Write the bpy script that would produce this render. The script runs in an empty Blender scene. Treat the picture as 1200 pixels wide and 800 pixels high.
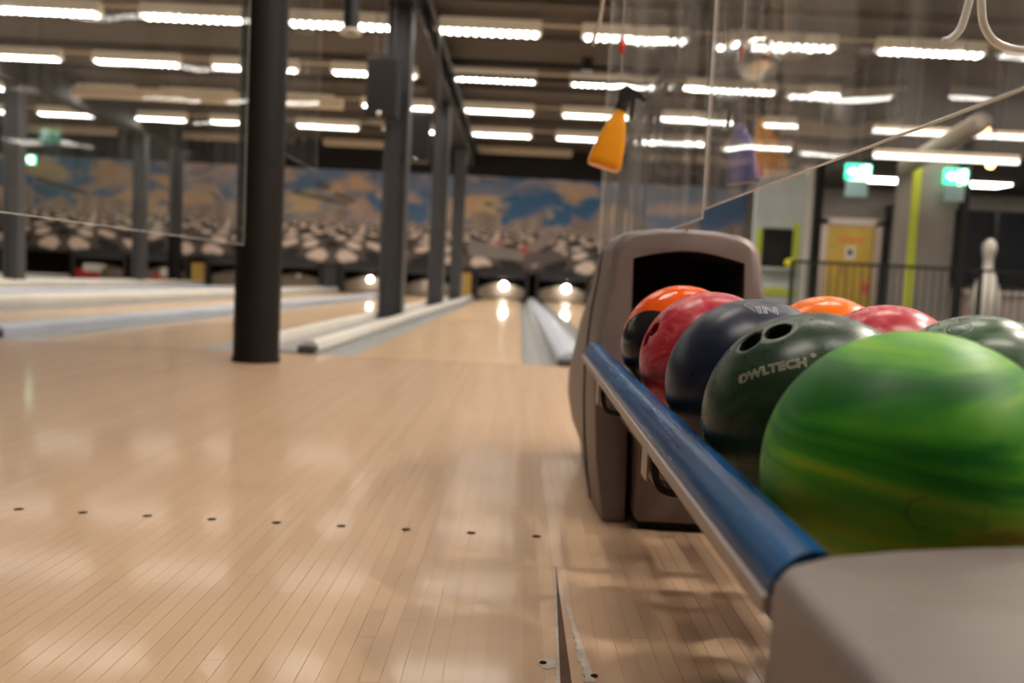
import bpy, bmesh, math, random
import numpy as np
from mathutils import Vector, Matrix, noise
random.seed(7)
sc = bpy.context.scene
C = sc.collection
R = math.radians

# ---------------------------------------------------------------- camera
cam = bpy.data.cameras.new('camera'); cam.sensor_width = 36; cam.lens = 36*1010/1200
cam.clip_start = .02; cam.clip_end = 120
cam.dof.use_dof = True; cam.dof.focus_distance = 1.02; cam.dof.aperture_fstop = 3.7
co = bpy.data.objects.new('camera', cam); C.objects.link(co)
co.matrix_world = Matrix.Translation((0, 0, .515)) @ Matrix.Rotation(R(.25), 4, 'Z') @ Matrix.Rotation(R(90-3.97), 4, 'X') @ Matrix.Rotation(R(2.75), 4, 'Z')
sc.camera = co
# ---------------------------------------------------------------- world, exposure
w = bpy.data.worlds.new('world'); sc.world = w; w.use_nodes = True
w.node_tree.nodes['Background'].inputs[0].default_value = (.9, .85, .8, 1)
w.node_tree.nodes['Background'].inputs[1].default_value = .0
sc.view_settings.view_transform = 'Standard'; sc.view_settings.look = 'None'
sc.view_settings.exposure = 0.28; sc.view_settings.gamma = 1; sc.view_settings.use_curve_mapping = False
LIGHT = 1.7           # radiance of the LED diffusers
BATTEN_W = 17.5       # downward light of one batten, W
sc.cycles.max_bounces = 10; sc.cycles.transparent_max_bounces = 24
sc.cycles.diffuse_bounces = 5; sc.cycles.glossy_bounces = 5
sc.cycles.sample_clamp_indirect = 6

# ---------------------------------------------------------------- node helpers
def mat(name, col=(.5, .5, .5), rough=.5, metal=0, spec=.5, coat=0, emit=None, es=0):
    m = bpy.data.materials.new(name); m.use_nodes = True
    b = m.node_tree.nodes['Principled BSDF']
    b.inputs['Base Color'].default_value = (*col, 1); b.inputs['Roughness'].default_value = rough
    b.inputs['Metallic'].default_value = metal; b.inputs['Specular IOR Level'].default_value = spec
    b.inputs['Coat Weight'].default_value = coat; b.inputs['Coat Roughness'].default_value = .12
    if emit: b.inputs['Emission Color'].default_value = (*emit, 1); b.inputs['Emission Strength'].default_value = es
    return m
class G:
    def __init__(s, m): s.m = m; s.t = m.node_tree; s.b = s.t.nodes.get('Principled BSDF')
    def n(s, typ, **k):
        nd = s.t.nodes.new(typ)
        for a, v in k.items(): setattr(nd, a, v)
        return nd
    def put(s, sock, v):
        if isinstance(v, bpy.types.NodeSocket): s.t.links.new(v, sock)
        elif isinstance(v, (tuple, list)) and sock.type == 'RGBA' and len(v) == 3: sock.default_value = (*v, 1)
        else: sock.default_value = v
    def math(s, op, a, b=0, c=0):
        nd = s.n('ShaderNodeMath', operation=op)
        for i, v in enumerate((a, b, c)): s.put(nd.inputs[i], v)
        return nd.outputs[0]
    def mix(s, f, a, b):
        nd = s.n('ShaderNodeMix', data_type='RGBA'); s.put(nd.inputs[0], f); s.put(nd.inputs[6], a); s.put(nd.inputs[7], b); return nd.outputs[2]
    def noise(s, vec, sc_, det=3, rough=.5, dist=0):
        nd = s.n('ShaderNodeTexNoise'); s.put(nd.inputs['Vector'], vec); nd.inputs['Scale'].default_value = sc_
        nd.inputs['Detail'].default_value = det; nd.inputs['Roughness'].default_value = rough; nd.inputs['Distortion'].default_value = dist
        return nd.outputs[0]
    def ramp(s, f, stops):
        nd = s.n('ShaderNodeValToRGB'); s.put(nd.inputs[0], f); e = nd.color_ramp.elements
        while len(e) < len(stops): e.new(.5)
        for q, (p, c) in zip(e, stops): q.position = p; q.color = (*c, 1) if len(c) == 3 else c
        return nd.outputs[0]
    def pos(s): return s.n('ShaderNodeNewGeometry').outputs['Position']
    def obj(s): return s.n('ShaderNodeTexCoord').outputs['Object']
    def mapv(s, v, scale=(1, 1, 1), rot=(0, 0, 0), loc=(0, 0, 0)):
        nd = s.n('ShaderNodeMapping'); s.put(nd.inputs[0], v); nd.inputs['Scale'].default_value = scale
        nd.inputs['Rotation'].default_value = rot; nd.inputs['Location'].default_value = loc; return nd.outputs[0]
    def bump(s, h, st=.2, d=.01):
        nd = s.n('ShaderNodeBump'); nd.inputs['Strength'].default_value = st; nd.inputs['Distance'].default_value = d
        s.put(nd.inputs['Height'], h); s.t.links.new(nd.outputs[0], s.b.inputs['Normal'])
def noisy(name, c1, c2, scale=8, rough=.5, bump=0, stretch=(1, 1, 1), **k):
    m = mat(name, c1, rough, **k); g = G(m)
    v = g.mapv(g.pos(), stretch); f = g.noise(v, scale, 4, .6)
    g.put(g.b.inputs['Base Color'], g.ramp(f, [(.3, c1), (.7, c2)]))
    if bump: g.bump(g.noise(v, scale*6, 2), bump, .002)
    return m

BW = .0264
def wood(name, per_object, c=((.585, .395, .25), (.49, .315, .19), (.66, .465, .31)), rough=.42, crough=.10, coat=.42):
    m = mat(name, (.6, .4, .2), rough, spec=.25, coat=coat); g = G(m); p = g.pos(); g.b.inputs['Coat Roughness'].default_value = crough
    s = g.n('ShaderNodeSeparateXYZ'); g.put(s.inputs[0], p)
    xb = g.math('DIVIDE', s.outputs[0], BW)
    if per_object:
        rnd = g.n('ShaderNodeObjectInfo').outputs['Random']
    else:
        wn = g.n('ShaderNodeTexWhiteNoise', noise_dimensions='1D'); g.put(wn.inputs['W'], g.math('FLOOR', xb)); rnd = wn.outputs['Value']
    # butt joints along each board
    yy = g.math('ADD', g.math('DIVIDE', s.outputs[1], 1.15), g.math('MULTIPLY', rnd, 7.3))
    seg = g.n('ShaderNodeTexWhiteNoise', noise_dimensions='2D')
    cmb = g.n('ShaderNodeCombineXYZ'); g.put(cmb.inputs[0], rnd); g.put(cmb.inputs[1], g.math('FLOOR', yy)); g.put(seg.inputs['Vector'], cmb.outputs[0])
    tone = g.math('ADD', g.math('MULTIPLY', seg.outputs['Value'], .22), g.math('MULTIPLY', rnd, .10))
    grain = g.noise(g.mapv(p, (90, 3, 90)), 1, 4, .65)
    big = g.noise(g.mapv(p, (1.2, .5, 1)), 1, 2)
    f = g.math('ADD', g.math('ADD', tone, g.math('MULTIPLY', grain, .28)), g.math('MULTIPLY', big, .2))
    col = g.ramp(f, [(.1, c[2]), (.42, c[0]), (.85, c[1])])
    joint = g.math('LESS_THAN', g.math('FRACT', yy), .0012)
    if not per_object:
        fx = g.math('FRACT', xb); j2 = g.math('LESS_THAN', g.math('ABSOLUTE', g.math('SUBTRACT', fx, .5)), .47)
        joint = g.math('MAXIMUM', joint, g.math('SUBTRACT', 1, j2))
    col = g.mix(g.math('MULTIPLY', joint, .45), col, (.2, .11, .05))
    g.put(g.b.inputs['Base Color'], col)
    g.put(g.b.inputs['Roughness'], g.math('ADD', rough-.05, g.math('MULTIPLY', g.noise(g.mapv(p, (3, 1, 1)), 1.5, 4, .7), .12)))
    return m

M = {}
M['board'] = wood('maple_board', True); M['slab'] = wood('maple_slab', False); M['lane'] = wood('lane_maple', False, ((.68, .47, .28), (.60, .40, .23), (.75, .54, .35)), .34, .045, .35)
M['ceil'] = noisy('ceiling_deck', (.105, .084, .066), (.08, .066, .054), .8, .9)
M['wallg'] = noisy('grey_concrete', (.30, .27, .235), (.22, .20, .18), 1.3, .85, .2)
M['walld'] = noisy('dark_wall', (.06, .052, .046), (.045, .04, .036), 1, .8)
M['black'] = mat('black_void', (.012, .011, .01), .8)
M['blackp'] = mat('black_plastic', (.018, .018, .019), .4)
M['darkp'] = noisy('dark_brown_steel_paint', (.012, .0095, .009), (.017, .014, .013), 3, .5, spec=.22)
M['steel'] = noisy('grey_painted_steel', (.085, .086, .092), (.065, .066, .07), 3, .5)
M['beamm'] = noisy('brown_grey_steel', (.028, .024, .021), (.018, .016, .015), 3, .6)
M['gutter'] = noisy('grey_gutter', (.33, .34, .33), (.27, .27, .27), 3, .35, stretch=(6, 1, 1))
M['cap'] = noisy('bluish_white_plastic', (.62, .67, .76), (.54, .58, .68), 2, .3)
M['white'] = noisy('dull_white_plastic', (.80, .76, .68), (.70, .66, .59), 2, .45)
M['dgrey'] = mat('dark_grey_rubber', (.05, .05, .052), .5)
M['shell'] = noisy('taupe_plastic', (.205, .165, .152), (.188, .150, .139), 30, .46, .25)
M['shell2'] = noisy('taupe_plastic_dark', (.185, .145, .128), (.165, .13, .115), 30, .46, .25)
M['rackm'] = mat('black_rack_metal', (.03, .028, .027), .4, metal=.3)
M['ivory'] = mat('ivory_strip', (.36, .31, .295), .4)
M['brass'] = mat('beige_metal', (.38, .32, .24), .4)
M['housing'] = mat('beige_batten_housing', (.80, .68, .50), .5)
M['glowhousing'] = mat('beige_housing_self_lit', (.70, .60, .45), .5, emit=(1, .80, .55), es=.13)  # faint emission stands in for lamp light falling on the housing
M['led'] = mat('led_diffuser', (.9, .9, .88), .4, emit=(1, .93, .84), es=LIGHT)
M['leddot'] = mat('led_points', (.9, .9, .88), .4, emit=(1, .94, .86), es=LIGHT*10)
M['exit'] = mat('exit_green_light', (.02, .4, .2), .4, emit=(.05, .85, .42), es=2.2)
M['exitw'] = mat('exit_white_light', (.8, .9, .8), .4, emit=(.75, 1, .88), es=6)
M['yellow'] = noisy('yellow_door_paint', (.62, .40, .07), (.52, .34, .06), 3, .5)
M['lime'] = mat('lime_yellow_tape', (.55, .62, .05), .5)
M['pframe'] = mat('pale_pink_frame', (.62, .50, .42), .5)
M['pale'] = noisy('pale_grey_board', (.60, .64, .62), (.50, .54, .53), 1.5, .5)
M['pink'] = mat('pink_neon', (1, .2, .25), .4, emit=(1, .12, .16), es=3)
M['pit'] = noisy('pit_cushion', (.30, .24, .18), (.25, .20, .15), 2, .7)
M['lamp'] = mat('pit_lamp', (1, 1, 1), .3, emit=(1, .95, .86), es=34)
M['ywood'] = mat('yellow_wood', (.60, .38, .10), .5)
M['orangep'] = mat('orange_plastic_bottle', (.98, .40, .010), .32); G(M['orangep']).b.inputs['Subsurface Weight'].default_value = .15
M['bluep'] = mat('violet_blue_bottle', (.05, .06, .40), .35)
M['chrome'] = mat('chrome', (.8, .78, .75), .06, metal=1)
M['cable'] = mat('white_reflection_loop', (.93, .92, .89), .25)
M['cord'] = mat('beige_cord', (.50, .42, .32), .7)
M['redclip'] = mat('red_clip', (.75, .05, .02), .35)
M['bulb'] = mat('amber_bulb', (1, .5, .2), .4, emit=(1, .42, .14), es=12)
M['slat'] = noisy('oak_slat', (.50, .40, .29), (.42, .33, .24), 2, .6)
M['duct'] = mat('aluminium_duct', (.42, .37, .31), .5, metal=.4)
M['glassd'] = mat('dark_glass', (.02, .022, .026), .1)
M['counter'] = mat('counter_front', (.50, .46, .40), .55)
M['red'] = mat('red_paint', (.5, .03, .02), .35)
M['scar'] = noisy('dark_brown_strip', (.085, .045, .028), (.12, .065, .04), 20, .6, spec=.15)
M['glue'] = noisy('dried_glue', (.62, .55, .47), (.50, .43, .36), 60, .9)
M['hole'] = mat('dark_hole', (.02, .014, .01), .9, spec=.1)

def plexi(name='plexiglass', refl=1.0, dust=(.012, .07)):
    m = bpy.data.materials.new(name); m.use_nodes = True; t = m.node_tree; t.nodes.clear(); g = G(m)
    out = g.n('ShaderNodeOutputMaterial'); tr = g.n('ShaderNodeBsdfTransparent'); gl = g.n('ShaderNodeBsdfGlossy'); df = g.n('ShaderNodeBsdfDiffuse')
    tr.inputs[0].default_value = (.97, .98, .98, 1); gl.inputs['Roughness'].default_value = .012; gl.inputs[0].default_value = (1, 1, 1, 1)
    df.inputs[0].default_value = (.75, .74, .72, 1)
    geo = g.n('ShaderNodeNewGeometry'); p = geo.outputs['Position']
    bp = g.n('ShaderNodeBump'); bp.inputs['Strength'].default_value = .35; bp.inputs['Distance'].default_value = .03
    g.put(bp.inputs['Height'], g.noise(g.mapv(p, (1, .8, .5)), 2.2, 1)); t.links.new(bp.outputs[0], gl.inputs['Normal'])
    dp = g.n('ShaderNodeVectorMath', operation='DOT_PRODUCT'); t.links.new(geo.outputs['Incoming'], dp.inputs[0]); t.links.new(geo.outputs['Normal'], dp.inputs[1])
    c = g.math('ABSOLUTE', dp.outputs['Value']); f = g.math('ADD', .04, g.math('MULTIPLY', .96, g.math('POWER', g.math('SUBTRACT', 1, c), 5)))
    f = g.math('MULTIPLY', g.math('MINIMUM', f, .5), refl)
    m1 = g.n('ShaderNodeMixShader'); g.put(m1.inputs[0], f); t.links.new(tr.outputs[0], m1.inputs[1]); t.links.new(gl.outputs[0], m1.inputs[2])
    st = g.noise(g.mapv(p, (16, 22, .7)), 1, 5, .65); st2 = g.noise(g.mapv(p, (1, 3, .5)), 1.3, 2)
    k = g.ramp(g.math('ADD', g.math('MULTIPLY', st, .6), g.math('MULTIPLY', st2, .4)), [(.42, (dust[0],)*3), (.62, (dust[1],)*3)])
    m2 = g.n('ShaderNodeMixShader'); g.put(m2.inputs[0], k); t.links.new(m1.outputs[0], m2.inputs[1]); t.links.new(df.outputs[0], m2.inputs[2])
    t.links.new(m2.outputs[0], out.inputs[0]); return m
M['plexi'] = plexi('plexiglass', 1.0, (.012, .20)); M['plexi_thin'] = plexi('plexiglass_clean', .28, (.004, .03))
M['pedge'] = mat('bright_plexi_edge', (.85, .84, .82), .25)

# ---------------------------------------------------------------- mesh helpers
def link(o, parent=None):
    C.objects.link(o)
    if parent is not None: o.parent = parent
    return o
def tag(o, label=None, cat=None, group=None, kind=None):
    for k, v in (('label', label), ('category', cat), ('group', group), ('kind', kind)):
        if v: o[k] = v
    return o
def thing(name, label, cat, loc=(0, 0, 0), group=None):
    o = bpy.data.objects.new(name, None); o.empty_display_size = .05; o.location = loc; link(o); return tag(o, label, cat, group)
def ob(name, bm, m, parent=None, smooth=False, angle=None):
    """bm given in world coordinates; shifted so that the object's origin is the thing's base"""
    me = bpy.data.meshes.new(name)
    if parent is not None:
        off = Vector(); q = parent
        while q is not None: off += q.location; q = q.parent
        bmesh.ops.translate(bm, verts=bm.verts, vec=-off)
    bmesh.ops.recalc_face_normals(bm, faces=bm.faces)
    bm.to_mesh(me); bm.free()
    ms = m if isinstance(m, (list, tuple)) else [m]
    for x in ms: me.materials.append(x)
    if smooth:
        me.polygons.foreach_set('use_smooth', [True]*len(me.polygons))
        if angle: me.set_sharp_from_angle(angle=R(angle))
    return link(bpy.data.objects.new(name, me), parent)
def struct(name, bm, m, parent=None, **k):
    o = ob(name, bm, m, parent, **k); o['kind'] = 'structure'; return o
def box(bm, x0, x1, y0, y1, z0, z1, bev=0, seg=2, mi=0):
    r = bmesh.ops.create_cube(bm, size=1); vs = r['verts']
    for v in vs: v.co = Vector(((x0+x1)/2+v.co.x*(x1-x0), (y0+y1)/2+v.co.y*(y1-y0), (z0+z1)/2+v.co.z*(z1-z0)))
    fs = {f for v in vs for f in v.link_faces}
    if mi:
        for f in fs: f.material_index = mi
    if bev:
        es = list({e for v in vs for e in v.link_edges}); bmesh.ops.bevel(bm, geom=es, offset=bev, segments=seg, affect='EDGES', profile=.5)
    return bm
def B(*a, **k): bm = bmesh.new(); return box(bm, *a, **k)
def tube(bm, pts, r, seg=8, cap=True):
    pts = [Vector(p) for p in pts]; rs = r if isinstance(r, (list, tuple)) else [r]*len(pts); rings = []
    ref = None
    for i, p in enumerate(pts):
        d = (pts[min(i+1, len(pts)-1)]-pts[max(i-1, 0)]).normalized()
        if ref is None: ref = d.cross(Vector((0, 0, 1)) if abs(d.z) < .9 else Vector((1, 0, 0))).normalized()
        u = (ref-d*ref.dot(d)).normalized(); ref = u; v = d.cross(u)
        rings.append([bm.verts.new(p+(u*math.cos(2*math.pi*k/seg)+v*math.sin(2*math.pi*k/seg))*rs[i]) for k in range(seg)])
    for a, b in zip(rings, rings[1:]):
        for k in range(seg): bm.faces.new((a[k], a[(k+1) % seg], b[(k+1) % seg], b[k]))
    if cap: bm.faces.new(rings[0][::-1]); bm.faces.new(rings[-1])
    return bm
def T(pts, r, seg=8): return tube(bmesh.new(), pts, r, seg)
def extr(bm, poly, y0, y1, axis='y'):
    """extrude a closed 2-D polygon; axis y: poly in (x,z); axis z: poly in (x,y); axis x: poly in (y,z)"""
    def P(a, b, t): return {'y': (a, t, b), 'z': (a, b, t), 'x': (t, a, b)}[axis]
    A = [bm.verts.new(P(a, b, y0)) for a, b in poly]; D = [bm.verts.new(P(a, b, y1)) for a, b in poly]; n = len(poly)
    for i in range(n): bm.faces.new((A[i], A[(i+1) % n], D[(i+1) % n], D[i]))
    bm.faces.new(A[::-1]); bm.faces.new(D); return bm
def E(poly, y0, y1, axis='y'): return extr(bmesh.new(), poly, y0, y1, axis)
def smoothpts(pts, n=8):
    out = []
    P = [Vector(p) for p in pts]
    for i in range(len(P)-1):
        p0, p1, p2, p3 = P[max(i-1, 0)], P[i], P[i+1], P[min(i+2, len(P)-1)]
        for k in range(n):
            t = k/n; out.append(.5*((2*p1)+(p2-p0)*t+(2*p0-5*p1+4*p2-p3)*t*t+(-p0+3*p1-3*p2+p3)*t**3))
    return out+[P[-1]]
def applied(o, mods):
    """bake modifiers into the mesh"""
    for typ, kw in mods:
        md = o.modifiers.new('m', typ)
        for a, v in kw.items(): setattr(md, a, v)
    dg = bpy.context.evaluated_depsgraph_get(); me = bpy.data.meshes.new_from_object(o.evaluated_get(dg))
    o.modifiers.clear(); o.data = me; return me

# ================================================================ STRUCTURE
PITCH = 3.78; CX = .38; FL = 5.40; END = 24.2
def cx(k): return CX-PITCH*k
# floor: approach slab with individually laid boards, and the slab below the lanes
bm = bmesh.new()
box(bm, -16, 12, -6, FL, -.08, -.0012)
box(bm, -16, 12, FL, 26, -.16, -.09)
floor = struct('floor', bm, M['slab'])
bm = bmesh.new(); box(bm, 2.5, 12, FL, 24.4, -.08, -.001); concrete = struct('floor_concourse', bm, noisy('grey_carpet_tile', (.12, .11, .10), (.09, .085, .08), 3, .9))
bw = B(-BW/2+.0004, BW/2-.0004, .30, FL, -.02, 0)
bme = bpy.data.meshes.new('board'); bw.to_mesh(bme); bw.free(); bme.materials.append(M['board'])
for i in range(300):
    x = -4.72+BW*(i+.5)
    o = link(bpy.data.objects.new('board', bme), floor); o.location = (x, 0, 0)
# approach dots inlaid in the floor
for y0 in (1.735, .76):
    for i in range(-20, 12):
        x = -.871+.1332*i+.0
        if x > .1 and y0 > 1: continue
        if not -2.6 < x < 1.2: continue
        bm = bmesh.new(); bmesh.ops.create_circle(bm, cap_ends=True, radius=.0095, segments=20)
        bmesh.ops.translate(bm, verts=bm.verts, vec=(x, y0-.0015*i, .0006)); ob('dot', bm, M['hole'], floor)
struct('ceiling', B(-16, 12, -6, 26, 4.2, 4.3), M['ceil'])
struct('wall_left', B(-16.2, -16, -6, 26, -.16, 4.3), M['walld'])
struct('wall_back', B(-16, 12, -6.2, -6, -.16, 4.3), noisy('warm_back_wall', (.20, .17, .145), (.16, .14, .12), 1, .8))
struct('wall_right', B(12, 12.2, -6, 26, -.16, 4.3), M['wallg'])
struct('wall_far', B(-16, 12, 25.3, 25.5, -.16, 4.3), M['black'])
struct('trim_1', B(-16, 12, 24.28, 24.42, 3.40, 4.2), M['black'])     # dark fascia above the mural

# ---------------------------------------------------------------- painted mural (flat print)
def mural():
    x0, x1, z0, z1 = -15.9, 6.25, .74, 3.40; d = .035
    nx, nz = int((x1-x0)/d), int((z1-z0)/d)
    xs = np.linspace(x0, x1, nx+1); zs = np.linspace(z0, z1, nz+1); X, Z = np.meshgrid(xs, zs)
    rng = np.random.default_rng(5); H_ = (Z-z0)/(z1-z0)
    def fbm(fx, fz, seed, oct=4):
        out = np.zeros_like(X); rg = np.random.default_rng(seed); a = 1
        for o in range(oct):
            th = rg.uniform(0, 100, 2); 
            gx = (X*fx*2**o+th[0]); gz = (Z*fz*2**o+th[1])
            L = rg.uniform(-1, 1, (64, 64)); ix = np.floor(gx).astype(int); iz = np.floor(gz).astype(int)
            tx = gx-ix; tz = gz-iz; tx = tx*tx*(3-2*tx); tz = tz*tz*(3-2*tz)
            v = (L[iz % 64, ix % 64]*(1-tx)+L[iz % 64, (ix+1) % 64]*tx)*(1-tz)+(L[(iz+1) % 64, ix % 64]*(1-tx)+L[(iz+1) % 64, (ix+1) % 64]*tx)*tz
            out += a*v; a *= .5
        return out
    col = np.zeros(X.shape+(3,))
    def mixc(mask, c):
        mask = np.clip(mask, 0, 1)[..., None]; col[:] = col*(1-mask)+np.array(c)*mask
    sm = lambda a, lo, hi: np.clip((a-lo)/(hi-lo), 0, 1)
    wx = fbm(.5, .7, 61)*.9; 
    def cl(fx, fz, seed):
        nonlocal X, Z
        X0, Z0 = X, Z; X = X+wx*.6; Z = Z+wx*.35; v = fbm(fx, fz, seed, 5); X, Z = X0, Z0; return v
    col[:] = (.075, .155, .29)
    mixc(sm(cl(.5, 1.3, 1), -.25, .5)*.75, (.25, .25, .33))
    mixc(sm(cl(.6, 1.9, 2), .05, .55)*.9, (.50, .39, .34))
    mixc(sm(cl(.55, 2.2, 3), .22, .6)*.9, (.58, .37, .21))
    mixc(sm(cl(.5, 1.6, 9), .30, .6), (.045, .14, .29))
    # cumulus heads that rise from the horizon, flying debris
    for (bx, bz, r, c) in ((-13.2, 2.9, .5, (.60, .38, .16)), (-11.4, 3.0, .75, (.60, .36, .13)), (-8.9, 2.55, .5, (.62, .45, .22)), (-5.9, 2.4, .6, (.66, .48, .16)),
                           (-4.7, 2.95, .7, (.70, .42, .14)), (-4.4, 2.3, .5, (.5, .32, .2)), (-.95, 2.55, .40, (.60, .46, .22)), (.75, 2.42, .28, (.6, .42, .22)), (1.3, 2.9, .35, (.60, .36, .14)),
                           (-7.1, 2.5, .45, (.62, .42, .2)), (-2.1, 2.5, .5, (.55, .40, .25)), (2.5, 2.5, .45, (.5, .36, .2)), (-6.6, 3.1, .4, (.5, .36, .25)), (4.4, 2.8, .6, (.5, .34, .2))):
        rr = np.sqrt(((X-bx)/1.2)**2+((Z-bz)*1.3)**2)+.24*fbm(1.6, 2.2, int(abs(bx*10))+20)*r*2
        mixc(sm(rr, r, r*.45)*.75, tuple(v*.75+.1 for v in c))
    for (ax, az, bx, bz, wd) in ((-13.6, 2.75, -12.2, 2.4, .09), (-6.4, 2.72, -4.9, 2.45, .08), (-10.1, 2.3, -9.2, 2.0, .07), (-5.75, 2.95, -5.45, 2.9, .1), (-5.2, 2.72, -4.75, 2.55, .09), (-1.02, 2.66, -.86, 2.62, .07), (-.72, 2.5, -.5, 2.47, .05), (.5, 2.5, .7, 2.4, .04), (-8.7, 2.6, -8.5, 2.4, .06), (3.1, 2.7, 3.4, 2.55, .07)):
        t = np.clip(((X-ax)*(bx-ax)+(Z-az)*(bz-az))/((bx-ax)**2+(bz-az)**2), 0, 1)
        rr = np.hypot(X-ax-t*(bx-ax), Z-az-t*(bz-az)); mixc(sm(rr, wd, wd*.4)*.8, (.05, .04, .04))
    # hazy skyline
    sky = 2.22+.22*np.sign(np.sin(X*3.1+np.sin(X*1.3)*2))*np.abs(np.sin(X*1.7))+.1*fbm(1.8, .1, 31)
    mixc(sm(sky-Z, -.06, .08), (.36, .29, .25))
    stripes = .5+.5*np.sin(X*9+3*np.sin(X*2.1)); mixc(sm(sky-Z, 0, .1)*stripes*.5, (.13, .10, .085))
    mixc(sm(2.02-Z, -.02, .15), (.33, .265, .225))
    # black and white tiled plain in perspective
    hz = 2.16; D = 1/np.clip(hz-Z, .05, 9)
    for k in range(-5, 3):
        pass
    U = (X-CX-1.9)/PITCH; u = (U-np.round(U))*PITCH                  # every pair of lanes repeats the print
    gx = u*D*1.40; gz = D*2.9
    row = np.floor(gz); fx = gx+.5*(row % 2)
    cellx = fx-np.floor(fx)-.5; cellz = gz-row-.5
    hexd = np.maximum(np.abs(cellx)*1.15+np.abs(cellz)*.55, np.abs(cellz)*.95)
    m = sm(2.0-Z, 0, .12)
    mixc(m, (.10, .08, .07)); mixc(m*sm(hexd, .46, .40), (.72, .60, .52))
    dark = (np.floor(fx)+row) % 3 == 0
    mixc(m*dark*sm(hexd, .48, .42), (.02, .018, .017))
    # dark foreground ridge over the pits
    rid = .80+.12*np.abs(np.sin((X-CX)*math.pi/PITCH*2))*1.0+.06*fbm(1.5, .1, 41)
    mixc(sm(rid-Z, -.05, .04), (.028, .026, .026))
    # two big ninepins lying crossed in the middle of the print
    for (ax, az, bx, bz, wd, c) in ((-1.25, 1.38, -.05, 1.25, .26, (.24, .215, .205)), (.05, 1.30, .95, 1.85, .20, (.27, .225, .21)), (.3, 1.18, 1.15, 1.28, .22, (.12, .10, .10))):
        t = np.clip(((X-ax)*(bx-ax)+(Z-az)*(bz-az))/((bx-ax)**2+(bz-az)**2), 0, 1)
        rr = np.hypot(X-ax-t*(bx-ax), Z-az-t*(bz-az)); wv = wd*(1-.45*t); mixc(sm(rr, wv, wv*.8), c)
    rr = np.hypot(X-.12, (Z-1.42)*.8); mixc(sm(rr, .13, .07), (.45, .07, .05))
    rr = np.hypot(X+.55, (Z-1.58)*1.6); mixc(sm(rr, .2, .1)*.7, (.45, .2, .16))
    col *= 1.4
    me = bpy.data.meshes.new('mural')
    n = (nx+1)*(nz+1); V = np.stack([X, np.full_like(X, 24.30), Z], -1).reshape(-1, 3)
    ii = np.arange(nz*nx); r_, c_ = ii//nx, ii % nx; a = r_*(nx+1)+c_
    F = np.stack([a, a+1, a+nx+2, a+nx+1], -1)
    me.vertices.add(n); me.vertices.foreach_set('co', V.ravel()); me.loops.add(F.size); me.loops.foreach_set('vertex_index', F.ravel().astype(np.int32))
    me.polygons.add(len(F)); me.polygons.foreach_set('loop_start', np.arange(0, F.size, 4, dtype=np.int32)); me.update(); me.validate()
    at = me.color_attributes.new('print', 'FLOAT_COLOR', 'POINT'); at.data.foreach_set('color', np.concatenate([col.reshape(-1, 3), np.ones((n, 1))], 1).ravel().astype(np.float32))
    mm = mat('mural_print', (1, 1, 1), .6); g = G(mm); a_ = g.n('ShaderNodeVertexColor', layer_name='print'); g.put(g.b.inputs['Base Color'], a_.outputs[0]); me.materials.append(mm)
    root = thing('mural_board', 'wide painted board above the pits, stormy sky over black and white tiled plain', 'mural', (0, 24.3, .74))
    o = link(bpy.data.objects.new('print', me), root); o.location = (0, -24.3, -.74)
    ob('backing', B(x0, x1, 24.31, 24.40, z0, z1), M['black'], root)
mural()
struct('wall_trim_far', B(6.25, 12, 24.2, 24.4, -.1, 4.2), M['wallg']).name = 'trim_2'

# ---------------------------------------------------------------- lanes
names = {(0, 0): 'in the middle, straight ahead of the viewer', (0, 1): 'right of the bluish cap, seen beside the taupe hood',
         (1, 1): 'just left of the pillar row', (1, 0): 'second to the left of the pillar row, behind the blue cap',
         (2, 1): 'third to the left of the pillar row', (2, 0): 'fourth to the left of the pillar row',
         (3, 1): 'fifth to the left of the pillar row', (3, 0): 'sixth to the left, nearest the left wall'}
def gutter(bm, xa, xb):
    n = 8; P = []
    for i in range(n+1):
        t = i/n; P.append((xa+(xb-xa)*t, -.006-.055*math.sin(math.pi*t)**.8 if 0 < t < 1 else 0.0))
    P = [(xa, -.085)]+P+[(xb, -.085)]
    return extr(bm, P, FL, END)
for k in range(0, 4):
    for s, (xa, xb) in enumerate(((cx(k)-1.40, cx(k)-.335), (cx(k)+.335, cx(k)+1.40))):
        root = thing('bowling_lane', 'long maple bowling lane '+names[(k, s)], 'lane', ((xa+xb)/2, FL, -.09))
        ob('lane_bed', B(xa, xb, FL+.004, END+.9, -.08, 0), M['lane'], root)
        ob('gutter', gutter(bmesh.new(), xa-.225, xa-.003), M['gutter'], root, True, 40)
        ob('gutter', gutter(bmesh.new(), xb+.003, xb+.225), M['gutter'], root, True, 40)
        for j in range(7):      # target arrows
            bm = bmesh.new(); ax = xa+.533+(j-3)*.1332; ay = FL+4.3+.5*(3-abs(j-3))/3*1.4
            extr(bm, [(ax-.014, ay-.12), (ax, ay+.05), (ax+.014, ay-.12)], .0003, .0008, 'z'); ob('arrow', bm, M['scar'], root)
cn = ['between the middle lane and the lane by the hood', 'beyond the first lane left of the pillars', 'two lane pairs left of the pillars', 'at the far left']
for k in range(0, 4):     # centre caps over the ball return track
    c = cx(k); root = thing('return_cap', 'long bluish white ball return cap '+cn[k], 'cap', (c, FL, -.09))
    P = [(c-.103, -.088), (c-.103, .02)]+[(c-.095+.19*t, .035+.05*math.sin(math.pi*(.15+.7*t))) for t in [i/8 for i in range(9)]]+[(c+.103, .02), (c+.103, -.088)]
    ob('cover', E(P, FL+.12, END), M['cap'], root, True, 50)
    ob('end_block', B(c-.105, c+.105, FL-.02, FL+.12, -.088, .045, bev=.012), M['dgrey'], root)
dn = {-1: 'at the right behind the ball return', 0: 'with the steel pillars standing on it', 1: 'second left of the main lane', 2: 'third left of the main lane', 3: 'at the left wall'}
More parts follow.
